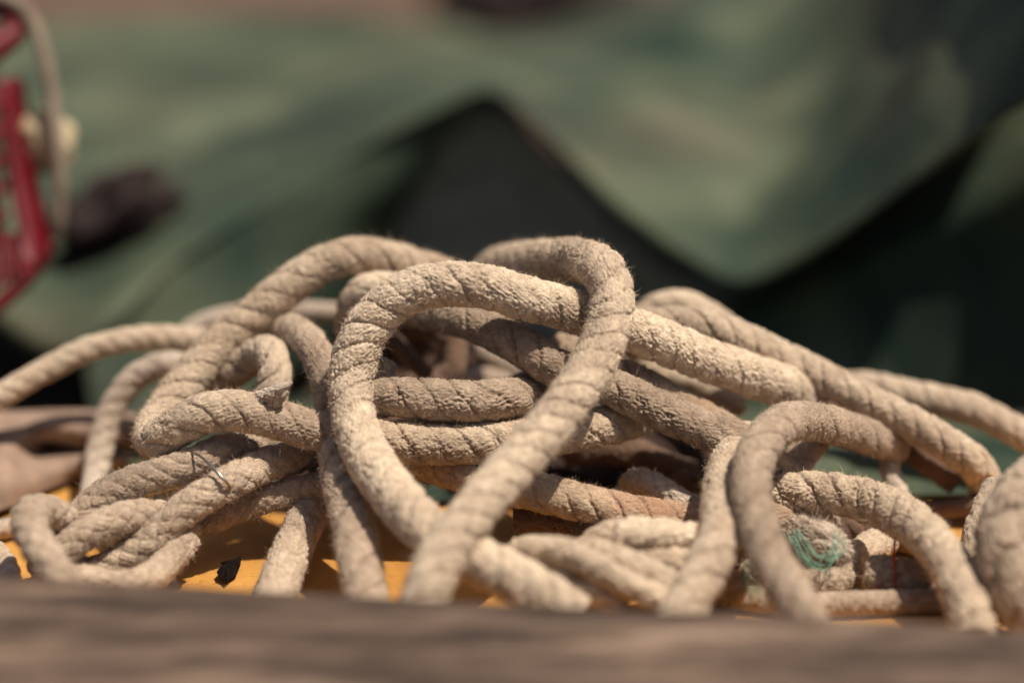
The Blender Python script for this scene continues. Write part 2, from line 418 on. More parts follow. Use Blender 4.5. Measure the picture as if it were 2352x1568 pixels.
o = sheet('shade_lift_sheet', [  # added pale sheet, keeps the hollow under the tarp from going black
    [(760, 300, 400), (900, 320, 385), (1040, 268, 375), (1130, 245, 372), (1215, 300, 368), (1300, 385, 360), (1430, 520, 345), (1580, 628, 330), (1700, 676, 320)],
    [(760, 520, 420), (900, 520, 405), (1040, 480, 395), (1130, 470, 392), (1215, 500, 390), (1300, 550, 382), (1430, 640, 368), (1580, 710, 350), (1700, 740, 340)],
    [(760, 900, 440), (900, 900, 425), (1040, 900, 415), (1130, 900, 410), (1215, 900, 410), (1300, 900, 400), (1430, 900, 390), (1580, 900, 370), (1700, 900, 360)],
], M['shade_lift'], 5, thick=0.004, wr=0.004, wf=8)
tag(o, 'added grey sheet lightening the dark hollow under the tarpaulin', 'shade_lift')

# beige canvas bag at the left edge
o = sheet('canvas_bag', [
    [(-260, 975, 150), (-80, 975, 150), (40, 975, 150), (160, 975, 145), (300, 980, 140), (400, 1000, 130)],
    [(-260, 955, 108), (-80, 950, 106), (40, 952, 104), (160, 954, 104), (300, 960, 108), (400, 985, 112)],
    [(-260, 995, 84), (-80, 992, 82), (30, 990, 84), (130, 985, 84), (240, 1000, 92), (360, 1012, 104)],
    [(-260, 1060, 64), (-80, 1056, 66), (20, 1040, 70), (110, 1030, 108), (190, 1048, 104), (310, 1042, 104)],
    [(-260, 1130, 50), (-80, 1120, 52), (20, 1105, 58), (100, 1080, 78), (190, 1062, 86), (290, 1056, 92)],
    [(F_, -260, 1215, .003), (F_, -80, 1195, .003), (F_, 20, 1165, .003), (F_, 100, 1125, .003), (F_, 195, 1085, .003), (F_, 280, 1068, .004)],
], M['canvas'], 9, wr=0.002, wf=25, thick=0.0015)
tag(o, 'beige canvas cloth with a hollow fold lying on the deck at the left edge', 'cloth')

# added brown sheets, their dark colour deepens the shade behind the pile
o = sheet('brown_fill', [
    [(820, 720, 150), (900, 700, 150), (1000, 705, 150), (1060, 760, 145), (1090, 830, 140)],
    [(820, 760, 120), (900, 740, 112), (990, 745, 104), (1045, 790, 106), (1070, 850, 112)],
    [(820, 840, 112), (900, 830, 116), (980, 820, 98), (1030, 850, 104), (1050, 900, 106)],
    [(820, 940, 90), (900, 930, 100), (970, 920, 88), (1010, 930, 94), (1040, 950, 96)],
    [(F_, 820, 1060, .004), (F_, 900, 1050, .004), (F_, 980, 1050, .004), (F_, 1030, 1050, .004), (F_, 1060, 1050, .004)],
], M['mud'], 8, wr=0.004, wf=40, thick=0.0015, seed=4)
tag(o, 'added dark brown sheet darkening the gap seen through the big loop', 'cloth')
o = sheet('brown_fill', [  # second added sheet, its colour stands in for shade in this gap
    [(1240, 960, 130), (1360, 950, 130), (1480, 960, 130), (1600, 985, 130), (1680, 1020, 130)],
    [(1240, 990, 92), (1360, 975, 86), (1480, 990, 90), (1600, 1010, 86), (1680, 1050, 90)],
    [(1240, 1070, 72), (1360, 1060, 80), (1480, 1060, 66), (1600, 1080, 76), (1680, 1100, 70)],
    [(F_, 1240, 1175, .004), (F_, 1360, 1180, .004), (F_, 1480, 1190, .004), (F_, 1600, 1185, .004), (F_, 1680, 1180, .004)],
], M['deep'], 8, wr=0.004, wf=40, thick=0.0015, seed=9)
tag(o, 'added dark brown sheet painting shade into the gap right of the crossing strand', 'cloth')

# ------------------------------------------------------------------ ropes
GROUP = 'strands of cotton rope in the pile'
def rope_geo(pts, rpx, kind='laid', q=1.0, seed=0, caps=(False, False), amp=1.0, lift=True, lay=None, R=None, yk=7, groove=1.0):
    R = R or rpx * K * FOCUS
    W = np.array([np.append(pix(*p[:3]), (p[3] if len(p) > 3 else 1.0)) for p in pts])
    C = catmull(W, 30)
    if lift: C[:, 2] = np.maximum(C[:, 2], R * 0.92)
    step = 0.00032 / q
    C, s = resample(C, step)
    rad = C[:, 3] * R; C = C[:, :3]
    wob = np.stack([perlin(np.stack([s * 28, s * 0 + seed + k * 9.1, s * 0], -1)) for k in range(3)], 1)
    C = C + wob * R * 0.07
    rad = rad * (1 + 0.07 * perlin(np.stack([s * 34, s * 0 + seed * 3.3, s * 0 + 4], -1)))
    # smooth
    for _ in range(2):
        C[1:-1] = (C[:-2] + C[1:-1] * 2 + C[2:]) / 4
    T, N, B = frames(C)
    m = int(max(28, 2 * math.pi * R / step * 0.9)); m = min(m, 150)
    th = np.linspace(0, 2 * math.pi, m, endpoint=False)
    S, TT = np.meshgrid(s, th, indexing='ij')
    rr = rad[:, None] * np.ones_like(TT)
    c3 = np.stack([S, R * np.cos(TT), R * np.sin(TT)], -1)
    lump = fbm(c3 * 130 + seed * 11.3, 2)
    fine = fbm(c3 * np.array([600, 760, 760]) + seed * 5.1, 3)
    fine2 = perlin(c3 * 1500 + seed)
    cz = perlin(c3 * np.array([430, 560, 560]) + seed * 2.2 + lump[..., None] * 0.5)
    cz2 = perlin(c3 * np.array([760, 920, 920]) + seed * 4.2)
    patch = np.clip(0.6 + 1.1 * perlin(c3 * 95 + 5.5 + seed), 0.12, 1.4)
    nub = 0.045 * fine + (0.13 * np.abs(cz) + 0.08 * np.abs(cz2) - 0.04) * patch - 0.055 * np.clip(1 - np.abs(cz) * 9, 0, 1) * patch
    wv = 0.34 * perlin(c3 * 90 + 31 + seed) + 0.10 * perlin(c3 * 300 + 11)
    if kind == 'laid':
        n = 3; Lp = (lay or 4.4) * R
        p = n * TT / (2 * math.pi) - n * S / Lp + wv * 0.7
        u = p - np.floor(p); st = np.floor(p) % n
        d = np.abs(2 * u - 1)                                      # 1 in the groove
        prof = np.sqrt(np.clip(1 - 0.93 * d ** 2.4, 0, 1))
        ny = 30
        brk = np.clip(0.55 + 1.9 * cz2 + 0.9 * cz, 0.0, 1.3)
        yr = brk * np.cos(2 * math.pi * (ny * TT / (2 * math.pi) + yk * S / Lp + 0.8 * wv + 0.5 * cz)) * (1 - d ** 3)
        vis = np.clip(perlin(c3 * 60 + 3.3 + seed) * 2.0 + 0.75, 0.15, 1)
        crack = np.clip(d - 0.84, 0, 1) / 0.16
        soft = np.clip(0.75 + 0.9 * perlin(c3 * 70 + 8.8 + seed), 0.25, 1.35)
        disp = (prof - 0.82) * 0.215 * groove * np.clip(soft, 0.5, 1.3) + 0.034 * yr * vis + 0.05 * lump - 0.06 * crack * soft * np.clip(fine * 2 + 0.7, 0.1, 1.6) + nub * (0.45 + 1.1 * d ** 2) + 0.02 * fine2
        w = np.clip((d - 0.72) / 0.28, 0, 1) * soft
    elif kind == 'braid':
        n = 5; Lp = 1.35 * R
        p1 = n * TT / (2 * math.pi) + S / Lp + wv; p2 = n * TT / (2 * math.pi) - S / Lp + wv * .8 + 40
        u = p1 - np.floor(p1); v = p2 - np.floor(p2)
        par = (np.floor(p1) + np.floor(p2)) % 2
        a = np.where(par == 0, u, v); b = np.where(par == 0, v, u)
        h = np.sin(math.pi * a) ** 0.55 * (0.45 + 0.55 * np.sin(math.pi * b) ** 0.7)
        yr = np.cos(2 * math.pi * a * 4.0)
        disp = (h - 0.6) * 0.17 + 0.018 * yr * h + 0.05 * lump + nub * (1.3 - h) + 0.018 * fine2
        w = np.clip(0.45 - h, 0, 1) * 1.6
    elif kind == 'worn':
        n = 3; Lp = 5.2 * R
        p = n * TT / (2 * math.pi) + n * S / Lp + wv * 1.2
        u = p - np.floor(p); d = np.abs(2 * u - 1)
        disp = (np.sqrt(np.clip(1 - 0.9 * d ** 3, 0, 1)) - 0.85) * 0.10 + 0.06 * lump + nub * 1.1 + 0.02 * fine2
        w = np.clip((d - 0.8) / 0.2, 0, 1) * 0.6
    else:                                                          # smooth strand, yarns running along it
        yr = np.cos(2 * math.pi * (9 * TT / (2 * math.pi) + S / (3.2 * R) + wv))
        disp = 0.055 * yr * (0.6 + 0.8 * patch) + 0.08 * lump + nub * 0.9
        w = lump * 0
    rr = rr * (1 + amp * disp)
    # closed, rounded and ragged ends
    for end, on in ((0, caps[0]), (1, caps[1])):
        if True:
            on = on or 0.12
            dist = s if end == 0 else s[-1] - s
            k = np.clip(dist / (R * (0.55 if on is True else on)), 0, 1)
            f = np.sqrt(np.clip(1 - (1 - k) ** 2.6, 0.0, 1))
            rr = rr * f[:, None]
    global LAST_W
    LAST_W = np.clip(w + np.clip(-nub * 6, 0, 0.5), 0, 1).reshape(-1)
    Vv = C[:, None, :] + rr[..., None] * (np.cos(TT)[..., None] * N[:, None, :] + np.sin(TT)[..., None] * B[:, None, :])
    nS = len(s)
    F = grid_faces(nS, m, True)
    return Vv.reshape(-1, 3), F, c3.reshape(-1, 3) + seed * 0.37, (C, T, N, B, rad, s, nS, m)

def fuzz_geo(Vv, cen, dens_per_mm2, R, seed, length=0.0011):
    """short loose fibres standing off the surface, as thin crossed slivers"""
    rng = np.random.RandomState(seed + 100)
    n = len(Vv)
    k = min(int(dens_per_mm2 * 2.8), n)
    idx = rng.choice(n, k, replace=False)
    base = Vv[idx]; out = base - cen[idx]; out /= np.linalg.norm(out, axis=1)[:, None] + 1e-9
    d = out * rng.uniform(0.15, 1.0, (k, 1)) + rng.normal(size=(k, 3)) * 0.75
    d /= np.linalg.norm(d, axis=1)[:, None]
    flip = (d * out).sum(1) < 0.05; d[flip] += out[flip] * 0.9
    Ls = length * rng.lognormal(-0.35, 0.6, (k, 1)); Ls[:max(4, k // 300)] *= 2.6
    side = np.cross(d, rng.normal(size=(k, 3))); side /= np.linalg.norm(side, axis=1)[:, None] + 1e-9
    wdt = 0.000038 * rng.uniform(0.6, 1.4, (k, 1))
    bend = rng.normal(size=(k, 3)) * 0.35
    p0 = base - out * 0.0001; p1 = base + d * Ls * 0.5; p2 = base + (d + bend) * Ls
    V = np.stack([p0 - side * wdt, p0 + side * wdt, p1 - side * wdt * .8, p1 + side * wdt * .8, p2], 1).reshape(-1, 3)
    o = np.arange(k)[:, None] * 5
    F = np.concatenate([o + [0, 1, 3], o + [0, 3, 2], o + [2, 3, 4]], 0)
    return V, F, idx

ropes = {}
rope_no = [0]
def rope(label, pts, rpx, mat='rope', kind='laid', q=1.0, caps=(False, False), amp=1.0, fuzz=0, lift=True, name='rope', lay=None, yk=7, groove=0.76, group=GROUP, cat='rope', top=None, flen=0.0011):
    rope_no[0] += 1; sd = rope_no[0]
    V, F, rc, info = rope_geo(pts, rpx, kind, q, sd, caps, amp, lift, lay, None, yk, groove)
    C, T, N, B, rad, s, nS, m = info
    if top is None:
        base = C[len(C) // 2].copy()
        e = empty(name, base) if fuzz else None
        o = mesh_np('strand_body' if fuzz else name, V - base, F, M[mat], attrs={'rc': rc, 'grime': LAST_W})
        if fuzz: o.parent = e
        else: o.location = tuple(base); e = o
        tag(e, label, cat, group)
        if fuzz:
            cen = np.repeat(C, m, axis=0)
            fv, ff, idx = fuzz_geo(V - base, cen - base, fuzz, rad[0], sd, flen)
            fo = mesh_np('loose_fibres', fv, ff, M[mat], attrs={'rc': np.repeat(rc[idx], 5, axis=0)})
            fo.parent = e; fo['kind'] = 'stuff'
        return e
    o = mesh_np(name, V, F, M[mat], attrs={'rc': rc, 'grime': LAST_W})
    rebase(o, top)
    return o

# --- main loop A and crossing strand B
rope('pale rope making the big upright loop in the centre of the pile',
     [(1872, 1000, 62), (1858, 942, 52), (1815, 893, 42), (1736, 866, 33), (1630, 830, 24), (1525, 787, 18), (1440, 752, 14), (1345, 722, 10), (1270, 700, 5), (1192, 681, 0), (1120, 660, -3),
      (1045, 650, -4), (955, 664, -2), (880, 712, 0), (828, 785, 0), (806, 875, -2), (815, 970, -10), (852, 1060, -22), (908, 1138, -36), (965, 1200, -47), (1025, 1248, -54), (1092, 1284, -60), (1160, 1318, -64), (1240, 1364, -66), (1330, 1425, -68)],
     52, 'pale', 'laid', 1.0, fuzz=16000, lay=3.4, yk=-7, groove=0.66)
rope('thick pale rope crossing in front of the big loop, down to the beam',
     [(1120, 640, 78), (1150, 612, 70), (1205, 601, 55), (1270, 600, 38), (1335, 597, 20), (1385, 622, 6), (1407, 680, -2), (1398, 750, -8), (1368, 825, -16), (1320, 900, -25), (1255, 985, -36), (1170, 1078, -48), (1090, 1170, -60), (1030, 1252, -68), (990, 1330, -74), (962, 1410, -78), (950, 1480, -80)],
     50, 'pale', 'laid', 1.0, fuzz=14000, lay=3.2, yk=8, groove=0.6)
# --- C to D
arch = rope('tan rope arching over the left of the pile, then doubling back level behind the loop',
     [(1030, 640, 62), (960, 616, 60), (880, 592, 56), (800, 590, 52), (725, 616, 50), (650, 668, 50), (580, 728, 50), (527, 768, 48), (472, 824, 44), (422, 882, 38), (380, 940, 30), (352, 990, 20), (360, 1012, 8), (400, 985, 2), (470, 950, -2), (550, 945, -2), (630, 962, 0), (710, 985, 2),
      (800, 1002, 4), (920, 1016, 4), (1040, 1020, 3), (1150, 1014, 3), (1250, 1004, 5), (1350, 985, 10), (1430, 966, 20), (1500, 940, 34)],
     46, 'rope', 'laid', 1.0, fuzz=14000, flen=0.0013)
# --- E, short level rope inside the loop
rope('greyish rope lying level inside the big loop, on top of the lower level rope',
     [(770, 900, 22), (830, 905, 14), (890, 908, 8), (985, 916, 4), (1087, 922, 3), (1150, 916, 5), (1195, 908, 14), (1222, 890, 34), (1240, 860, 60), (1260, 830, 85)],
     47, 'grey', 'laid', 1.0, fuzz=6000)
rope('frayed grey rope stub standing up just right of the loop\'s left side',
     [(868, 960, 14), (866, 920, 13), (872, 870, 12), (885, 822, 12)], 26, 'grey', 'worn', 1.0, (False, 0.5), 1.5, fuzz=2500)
rope('added shade-brown rope between the two level ropes inside the loop',  # added to cover the sunlit deck showing through here
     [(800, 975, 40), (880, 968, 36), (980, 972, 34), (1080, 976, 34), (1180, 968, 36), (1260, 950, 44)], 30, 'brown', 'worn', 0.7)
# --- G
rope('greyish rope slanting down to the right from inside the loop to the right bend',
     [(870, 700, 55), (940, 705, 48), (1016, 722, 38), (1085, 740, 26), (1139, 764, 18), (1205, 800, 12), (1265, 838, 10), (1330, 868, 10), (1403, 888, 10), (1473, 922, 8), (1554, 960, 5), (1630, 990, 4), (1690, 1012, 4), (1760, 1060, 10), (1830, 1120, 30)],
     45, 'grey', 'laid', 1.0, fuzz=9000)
rope('orange stained rope lying just above and behind the slanting grey rope right of the loop',
     [(1280, 800, 50), (1340, 825, 42), (1400, 852, 32), (1480, 888, 26), (1560, 932, 24), (1640, 978, 24), (1700, 1015, 30), (1760, 1070, 40)],
     43, 'rust', 'laid', 0.9, fuzz=4000)
# --- right side
rope('long tan rope along the top right of the pile, sloping down to a blunt bend',
     [(1420, 790, 60), (1480, 752, 52), (1560, 742, 46), (1640, 752, 44), (1710, 780, 44), (1790, 820, 44), (1877, 862, 44), (1982, 915, 42), (2087, 968, 40), (2170, 1016, 38), (2235, 1062, 40), (2262, 1110, 48), (2262, 1170, 62)],
     42, 'rope', 'laid', 0.8)
rope('blurred rope arching up behind the start of the long right-hand rope',
     [(1440, 800, 80), (1470, 735, 78), (1520, 700, 76), (1580, 698, 74), (1640, 730, 74), (1690, 770, 80)],
     34, 'rope', 'laid', 0.6)
rope('rear tan rope leaving the frame at the right edge above the others',
     [(1800, 900, 100), (1900, 892, 94), (1985, 888, 88), (2060, 900, 80), (2150, 918, 74), (2250, 945, 68), (2352, 1000, 62), (2430, 1056, 60), (2500, 1120, 58)],
     39, 'rope', 'laid', 0.7)
rope('tan rope bent sharply over at the right, one leg dropping to the beam',
     [(2060, 1040, 52), (2030, 1012, 44), (1965, 992, 30), (1890, 972, 12), (1815, 968, -6), (1762, 1000, -20), (1732, 1060, -32), (1724, 1130, -42), (1740, 1205, -52), (1770, 1280, -62), (1812, 1355, -72), (1856, 1430, -80), (1890, 1500, -84)],
     44, 'grey', 'laid', 0.95, caps=(True, False), fuzz=9000)
rope('pale rope curving down beside the right bend and under it towards the beam',
     [(1720, 1010, 20), (1690, 1045, 0), (1668, 1095, -16), (1660, 1160, -32), (1655, 1230, -46), (1622, 1305, -58), (1584, 1375, -66), (1540, 1450, -72)],
     48, 'rope', 'laid', 0.9, fuzz=3500)
rope('tan rope running level low in the pile, right of the crossing strand',
     [(900, 1030, 22), (990, 1062, 16), (1080, 1092, 8), (1180, 1118, 2), (1250, 1132, -2), (1330, 1152, -4), (1403, 1168, -5), (1480, 1184, -5), (1560, 1196, -4), (1640, 1200, -2), (1720, 1200, 0), (1790, 1190, 0), (1850, 1196, 6), (1900, 1215, 14)],
     45, 'rust', 'laid', 1.0, fuzz=9000)
rope('deeply grooved rope arching over the green twine and down to the beam at the right',
     [(1690, 1180, 20), (1750, 1145, 10), (1820, 1134, 2), (1900, 1132, -2), (1985, 1148, -8), (2060, 1180, -18), (2125, 1228, -30), (2178, 1290, -44), (2212, 1360, -56), (2228, 1430, -64), (2238, 1500, -70)],
     48, 'rope', 'laid', 0.95, amp=1.5, fuzz=7000, lay=3.6)
rope('thick blurred tan rope bulging in from the right edge',
     [(2540, 990, -30), (2440, 1070, -40), (2356, 1140, -48), (2314, 1225, -54), (2322, 1320, -58), (2374, 1400, -60), (2450, 1480, -62)],
     66, 'grey', 'laid', 0.85, amp=1.2, lay=3.8)
rope('short pale rope showing between the right-hand arch and the thick right-edge rope',
     [(2290, 1120, 10), (2265, 1170, 0), (2245, 1230, -8), (2238, 1300, -14), (2250, 1370, -20)], 34, 'rope', 'worn', 0.7)
rope('thin dark rope lying level behind the right-hand arch near the right edge',
     [(2080, 1180, 60), (2150, 1172, 50), (2230, 1160, 44), (2320, 1140, 40)], 22, 'brown', 'worn', 0.6)

# --- curl with the green twine
rope('ragged rope end knotted in green twine, behind the leg of the right bend',
     [(1740, 1255, 8), (1790, 1232, -2), (1840, 1226, -8), (1885, 1236, -12), (1922, 1262, -10), (1938, 1290, -4)],
     38, 'white', 'worn', 1.0, caps=(True, 0.8), amp=2.4, fuzz=8000, name='knotted_rope_end', flen=0.002)
rope('rope end curling up like a hook just below the green-twined knot',
     [(1700, 1330, -6), (1770, 1340, -12), (1840, 1350, -16), (1895, 1348, -16), (1932, 1326, -12), (1940, 1292, -4), (1920, 1268, 6)],
     31, 'grey', 'worn', 1.0, caps=(True, False), amp=1.6, fuzz=4000, name='hooked_rope_end', flen=0.0016)
rope('stub of pale rope slanting down behind the green-twined curl',
     [(2080, 1190, 30), (2030, 1240, 20), (1995, 1290, 14), (1955, 1345, 8), (1920, 1400, 6)], 36, 'rope', 'worn', 0.8)
rope('blunt frayed rope end lying under the right-hand arch behind the red thread',
     [(1980, 1390, -10), (2030, 1366, -14), (2080, 1342, -18), (2120, 1328, -20), (2152, 1318, -22)], 44, 'grey', 'worn', 0.9, caps=(True, True), amp=1.8, fuzz=3000)
rope('thin pale rope lying along the beam\'s far edge at the right',
     [(1640, 1432, -22), (1730, 1424, -26), (1830, 1450, -30), (1930, 1440, -30), (2020, 1424, -30), (2100, 1405, -30), (2200, 1370, -28)], 28, 'grey', 'worn', 0.8)
rope('rope end with a green frayed tip beside the beam, left of the right bend',
     [(1580, 1300, -30), (1630, 1330, -34), (1680, 1345, -36), (1720, 1352, -36)], 34, 'grey', 'worn', 0.9, caps=(False, True), amp=1.4)

# --- opened rope W
w = empty('unlaid_rope', pix(1400, 1300, -50))
tag(w, 'thick rope coming unlaid into loose strands, lying before the pile right of centre', 'rope', GROUP)
for pts, r in (([(1180, 1275, -42), (1235, 1262, -48), (1275, 1295, -52), (1292, 1345, -54), (1290, 1400, -56)], 33),
               ([(1195, 1300, -40), (1225, 1262, -50), (1300, 1268, -58), (1370, 1300, -62), (1440, 1340, -62), (1510, 1372, -60), (1580, 1395, -56)], 30),
               ([(1290, 1290, -36), (1350, 1262, -46), (1430, 1286, -54), (1500, 1318, -56), (1560, 1352, -54), (1620, 1385, -48)], 30),
               ([(1340, 1290, -26), (1378, 1246, -38), (1440, 1226, -42), (1510, 1228, -42), (1580, 1238, -38), (1640, 1240, -30)], 37),
               ([(1430, 1280, -36), (1500, 1280, -42), (1570, 1296, -44), (1640, 1320, -40)], 36),
               ([(1290, 1420, -50), (1310, 1372, -56), (1360, 1360, -58), (1410, 1388, -58), (1440, 1430, -56)], 28)):
    rope(None, pts, r, 'rope', 'worn', 0.9, caps=(True, True), name='loose_strand', top=w, amp=1.5)

# --- left side ropes
rope('thin blurred rope curving out of the frame at the left edge',
     [(-120, 1000, 60), (-40, 936, 62), (40, 886, 66), (120, 842, 70), (211, 800, 74), (316, 776, 78), (422, 776, 80), (500, 790, 80), (570, 830, 78)], 32, 'rope', 'laid', 0.7)
rope('whitish far rope passing behind the whole left half of the pile',
     [(400, 800, 110), (450, 752, 112), (530, 726, 112), (640, 716, 112), (720, 714, 110), (800, 722, 108), (900, 740, 106), (1000, 760, 104), (1080, 790, 100), (1160, 832, 96), (1240, 872, 92), (1330, 910, 90)], 27, 'white', 'worn', 0.6, amp=0.5)
rope('pale rope dropping in a hook from behind the left arch to the deck',
     [(430, 840, 70), (370, 838, 72), (305, 872, 74), (256, 940, 74), (232, 1020, 70), (220, 1090, 62), (212, 1150, 50)], 33, 'white', 'laid', 0.7)
rope('short rope bend seen between the left arch and the lower level rope',
     [(400, 960, 60), (455, 905, 56), (520, 862, 50), (575, 826, 44), (615, 812, 34), (635, 850, 26), (622, 905, 24), (600, 960, 26)], 42, 'rope', 'laid', 0.8)
rope('grey rope with frayed top coming up left of the big loop',
     [(640, 740, 60), (690, 770, 36), (722, 800, 22), (745, 860, 18), (762, 930, 16), (775, 1000, 14)], 38, 'grey', 'laid', 0.9, fuzz=2500)
rope('blurred rope tucked in behind the top left of the big loop',
     [(800, 760, 60), (812, 700, 52), (840, 664, 48), (900, 660, 46), (990, 672, 46), (1060, 690, 46)], 38, 'rope', 'laid', 0.7)

# --- things in the shade inside the loop and behind
rope('shade-brown rope curling in the shade inside the big loop',
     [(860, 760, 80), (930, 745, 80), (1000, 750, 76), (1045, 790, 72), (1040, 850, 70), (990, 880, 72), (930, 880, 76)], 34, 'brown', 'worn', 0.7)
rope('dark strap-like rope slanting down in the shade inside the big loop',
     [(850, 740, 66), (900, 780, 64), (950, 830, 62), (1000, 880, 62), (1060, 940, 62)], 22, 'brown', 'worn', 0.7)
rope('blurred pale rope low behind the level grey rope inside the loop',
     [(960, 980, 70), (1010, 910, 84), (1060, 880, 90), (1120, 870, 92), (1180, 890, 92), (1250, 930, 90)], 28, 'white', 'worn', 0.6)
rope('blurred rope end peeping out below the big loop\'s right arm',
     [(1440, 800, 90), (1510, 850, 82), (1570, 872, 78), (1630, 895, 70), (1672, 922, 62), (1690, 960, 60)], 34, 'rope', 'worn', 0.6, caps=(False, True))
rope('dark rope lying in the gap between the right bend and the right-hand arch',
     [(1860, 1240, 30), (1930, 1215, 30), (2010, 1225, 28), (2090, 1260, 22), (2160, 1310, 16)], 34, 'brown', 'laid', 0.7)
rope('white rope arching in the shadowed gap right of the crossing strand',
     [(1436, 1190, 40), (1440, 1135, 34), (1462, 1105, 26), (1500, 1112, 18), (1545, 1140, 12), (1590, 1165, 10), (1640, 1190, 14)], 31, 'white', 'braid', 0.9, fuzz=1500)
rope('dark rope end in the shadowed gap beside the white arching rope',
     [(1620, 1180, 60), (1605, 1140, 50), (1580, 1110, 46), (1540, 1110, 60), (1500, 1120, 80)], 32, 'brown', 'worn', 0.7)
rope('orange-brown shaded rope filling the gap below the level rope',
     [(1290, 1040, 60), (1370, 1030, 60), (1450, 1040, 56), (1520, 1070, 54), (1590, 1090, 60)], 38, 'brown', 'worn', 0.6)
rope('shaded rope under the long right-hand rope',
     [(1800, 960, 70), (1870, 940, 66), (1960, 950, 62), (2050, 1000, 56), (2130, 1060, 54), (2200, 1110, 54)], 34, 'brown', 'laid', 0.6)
rope('shaded rope leg dropping behind the right bend',
     [(1880, 1000, 34), (1845, 1040, 28), (1822, 1090, 22), (1800, 1150, 20)], 38, 'grey', 'laid', 0.7)
rope('white frayed rope tip standing out behind the right-hand arch',
     [(2075, 1180, 40), (2060, 1130, 42), (2048, 1090, 46), (2040, 1050, 50)], 26, 'white', 'worn', 0.7, caps=(False, 1.5), amp=2)
rope('blurred white rope far behind the right bend',
     [(1800, 1110, 110), (1860, 1080, 110), (1920, 1050, 108), (1990, 1060, 108), (2060, 1100, 106), (2150, 1150, 104)], 26, 'white', 'worn', 0.6)
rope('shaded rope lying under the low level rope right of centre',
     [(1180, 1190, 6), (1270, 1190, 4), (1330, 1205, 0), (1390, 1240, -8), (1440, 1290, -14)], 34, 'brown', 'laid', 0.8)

# --- braided cluster bottom left
braid1 = rope('braided rope in the left foreground, uppermost of the pair held by the metal wire',
     [(660, 1030, 30), (600, 1020, 22), (540, 1028, 12), (495, 1040, 4), (450, 1062, 0), (400, 1080, -2), (316, 1102, -4), (246, 1132, -6), (197, 1172, -8), (160, 1212, -10), (130, 1260, -14)],
     37, 'grey', 'braid', 1.0, fuzz=6000)
braid2 = rope('braided rope in the left foreground, lower of the pair held by the metal wire',
     [(860, 1020, 34), (760, 1034, 28), (680, 1046, 18), (610, 1068, 8), (552, 1094, -2), (495, 1124, -8), (422, 1172, -12), (352, 1232, -14), (299, 1276, -14), (240, 1310, -14), (180, 1330, -10)],
     39, 'grey', 'braid', 1.0, fuzz=8000)
rope('short braided rope bent between the wired pair and the left foreground rope',
     [(440, 1230, 6), (405, 1200, -2), (350, 1186, -10), (290, 1186, -16), (235, 1206, -20), (180, 1236, -22), (140, 1270, -22), (90, 1300, -14)],
     36, 'grey', 'braid', 0.95, fuzz=4000)
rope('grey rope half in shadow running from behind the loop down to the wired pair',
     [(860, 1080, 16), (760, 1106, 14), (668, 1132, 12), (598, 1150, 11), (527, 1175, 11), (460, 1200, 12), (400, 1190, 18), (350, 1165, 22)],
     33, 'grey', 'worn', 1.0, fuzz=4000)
rope('blurred braided rope rearing up nearest the left edge of the beam',
     [(190, 1240, 0), (150, 1200, -12), (108, 1176, -26), (70, 1182, -38), (72, 1220, -48), (98, 1268, -56), (130, 1320, -60), (160, 1380, -62)],
     38, 'grey', 'braid', 0.9)
rope('grey rope lying along the far edge of the beam at the lower left',
     [(430, 1235, -8), (400, 1275, -16), (350, 1322, -26), (280, 1345, -32), (200, 1335, -34), (130, 1330, -34)],
     35, 'grey', 'worn', 0.9, fuzz=2500)
rope('pale bit of rope lying level at the left edge above the corner',
     [(-140, 1225, 30), (-60, 1218, 32), (0, 1216, 34), (50, 1212, 40), (110, 1190, 48)], 24, 'white', 'worn', 0.6)
rope('bit of rope at the bottom left corner beside the beam',
     [(-120, 1235, 0), (-30, 1258, -8), (10, 1300, -16), (24, 1360, -32), (30, 1450, -60)], 30, 'rope', 'laid', 0.7)
# --- ropes standing on the deck, centre left
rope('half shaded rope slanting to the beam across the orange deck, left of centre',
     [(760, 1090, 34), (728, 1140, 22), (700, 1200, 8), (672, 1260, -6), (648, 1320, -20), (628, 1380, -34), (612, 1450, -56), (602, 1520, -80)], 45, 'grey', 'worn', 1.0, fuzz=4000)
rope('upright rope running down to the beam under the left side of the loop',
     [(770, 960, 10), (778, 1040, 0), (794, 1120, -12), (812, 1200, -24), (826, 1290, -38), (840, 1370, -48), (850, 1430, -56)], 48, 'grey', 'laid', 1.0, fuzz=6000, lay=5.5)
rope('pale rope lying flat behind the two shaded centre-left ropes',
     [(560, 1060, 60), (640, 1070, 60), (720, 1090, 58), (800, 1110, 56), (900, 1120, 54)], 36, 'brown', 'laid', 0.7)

# ------------------------------------------------------------------ small things
def tube(name, pts, r, mat, parent=None, ring=8, n_per=16, taper=None):
    C = catmull(np.array(pts), n_per); T, N, B = frames(C)
    th = np.linspace(0, 2 * math.pi, ring, endpoint=False)
    rad = np.full(len(C), r)
    if taper is not None: rad = r * np.interp(np.linspace(0, 1, len(C)), np.linspace(0, 1, len(taper)), taper)
    V = C[:, None] + rad[:, None, None] * (np.cos(th)[None, :, None] * N[:, None] + np.sin(th)[None, :, None] * B[:, None])
    F = [tuple(f) for f in grid_faces(len(C), ring, True)]
    V = V.reshape(-1, 3); F.append(tuple(range(ring))[::-1]); F.append(tuple(range(len(V) - ring, len(V))))
    o = mesh_np(name, V, F, mat)
    if parent: rebase(o, parent)
    return o

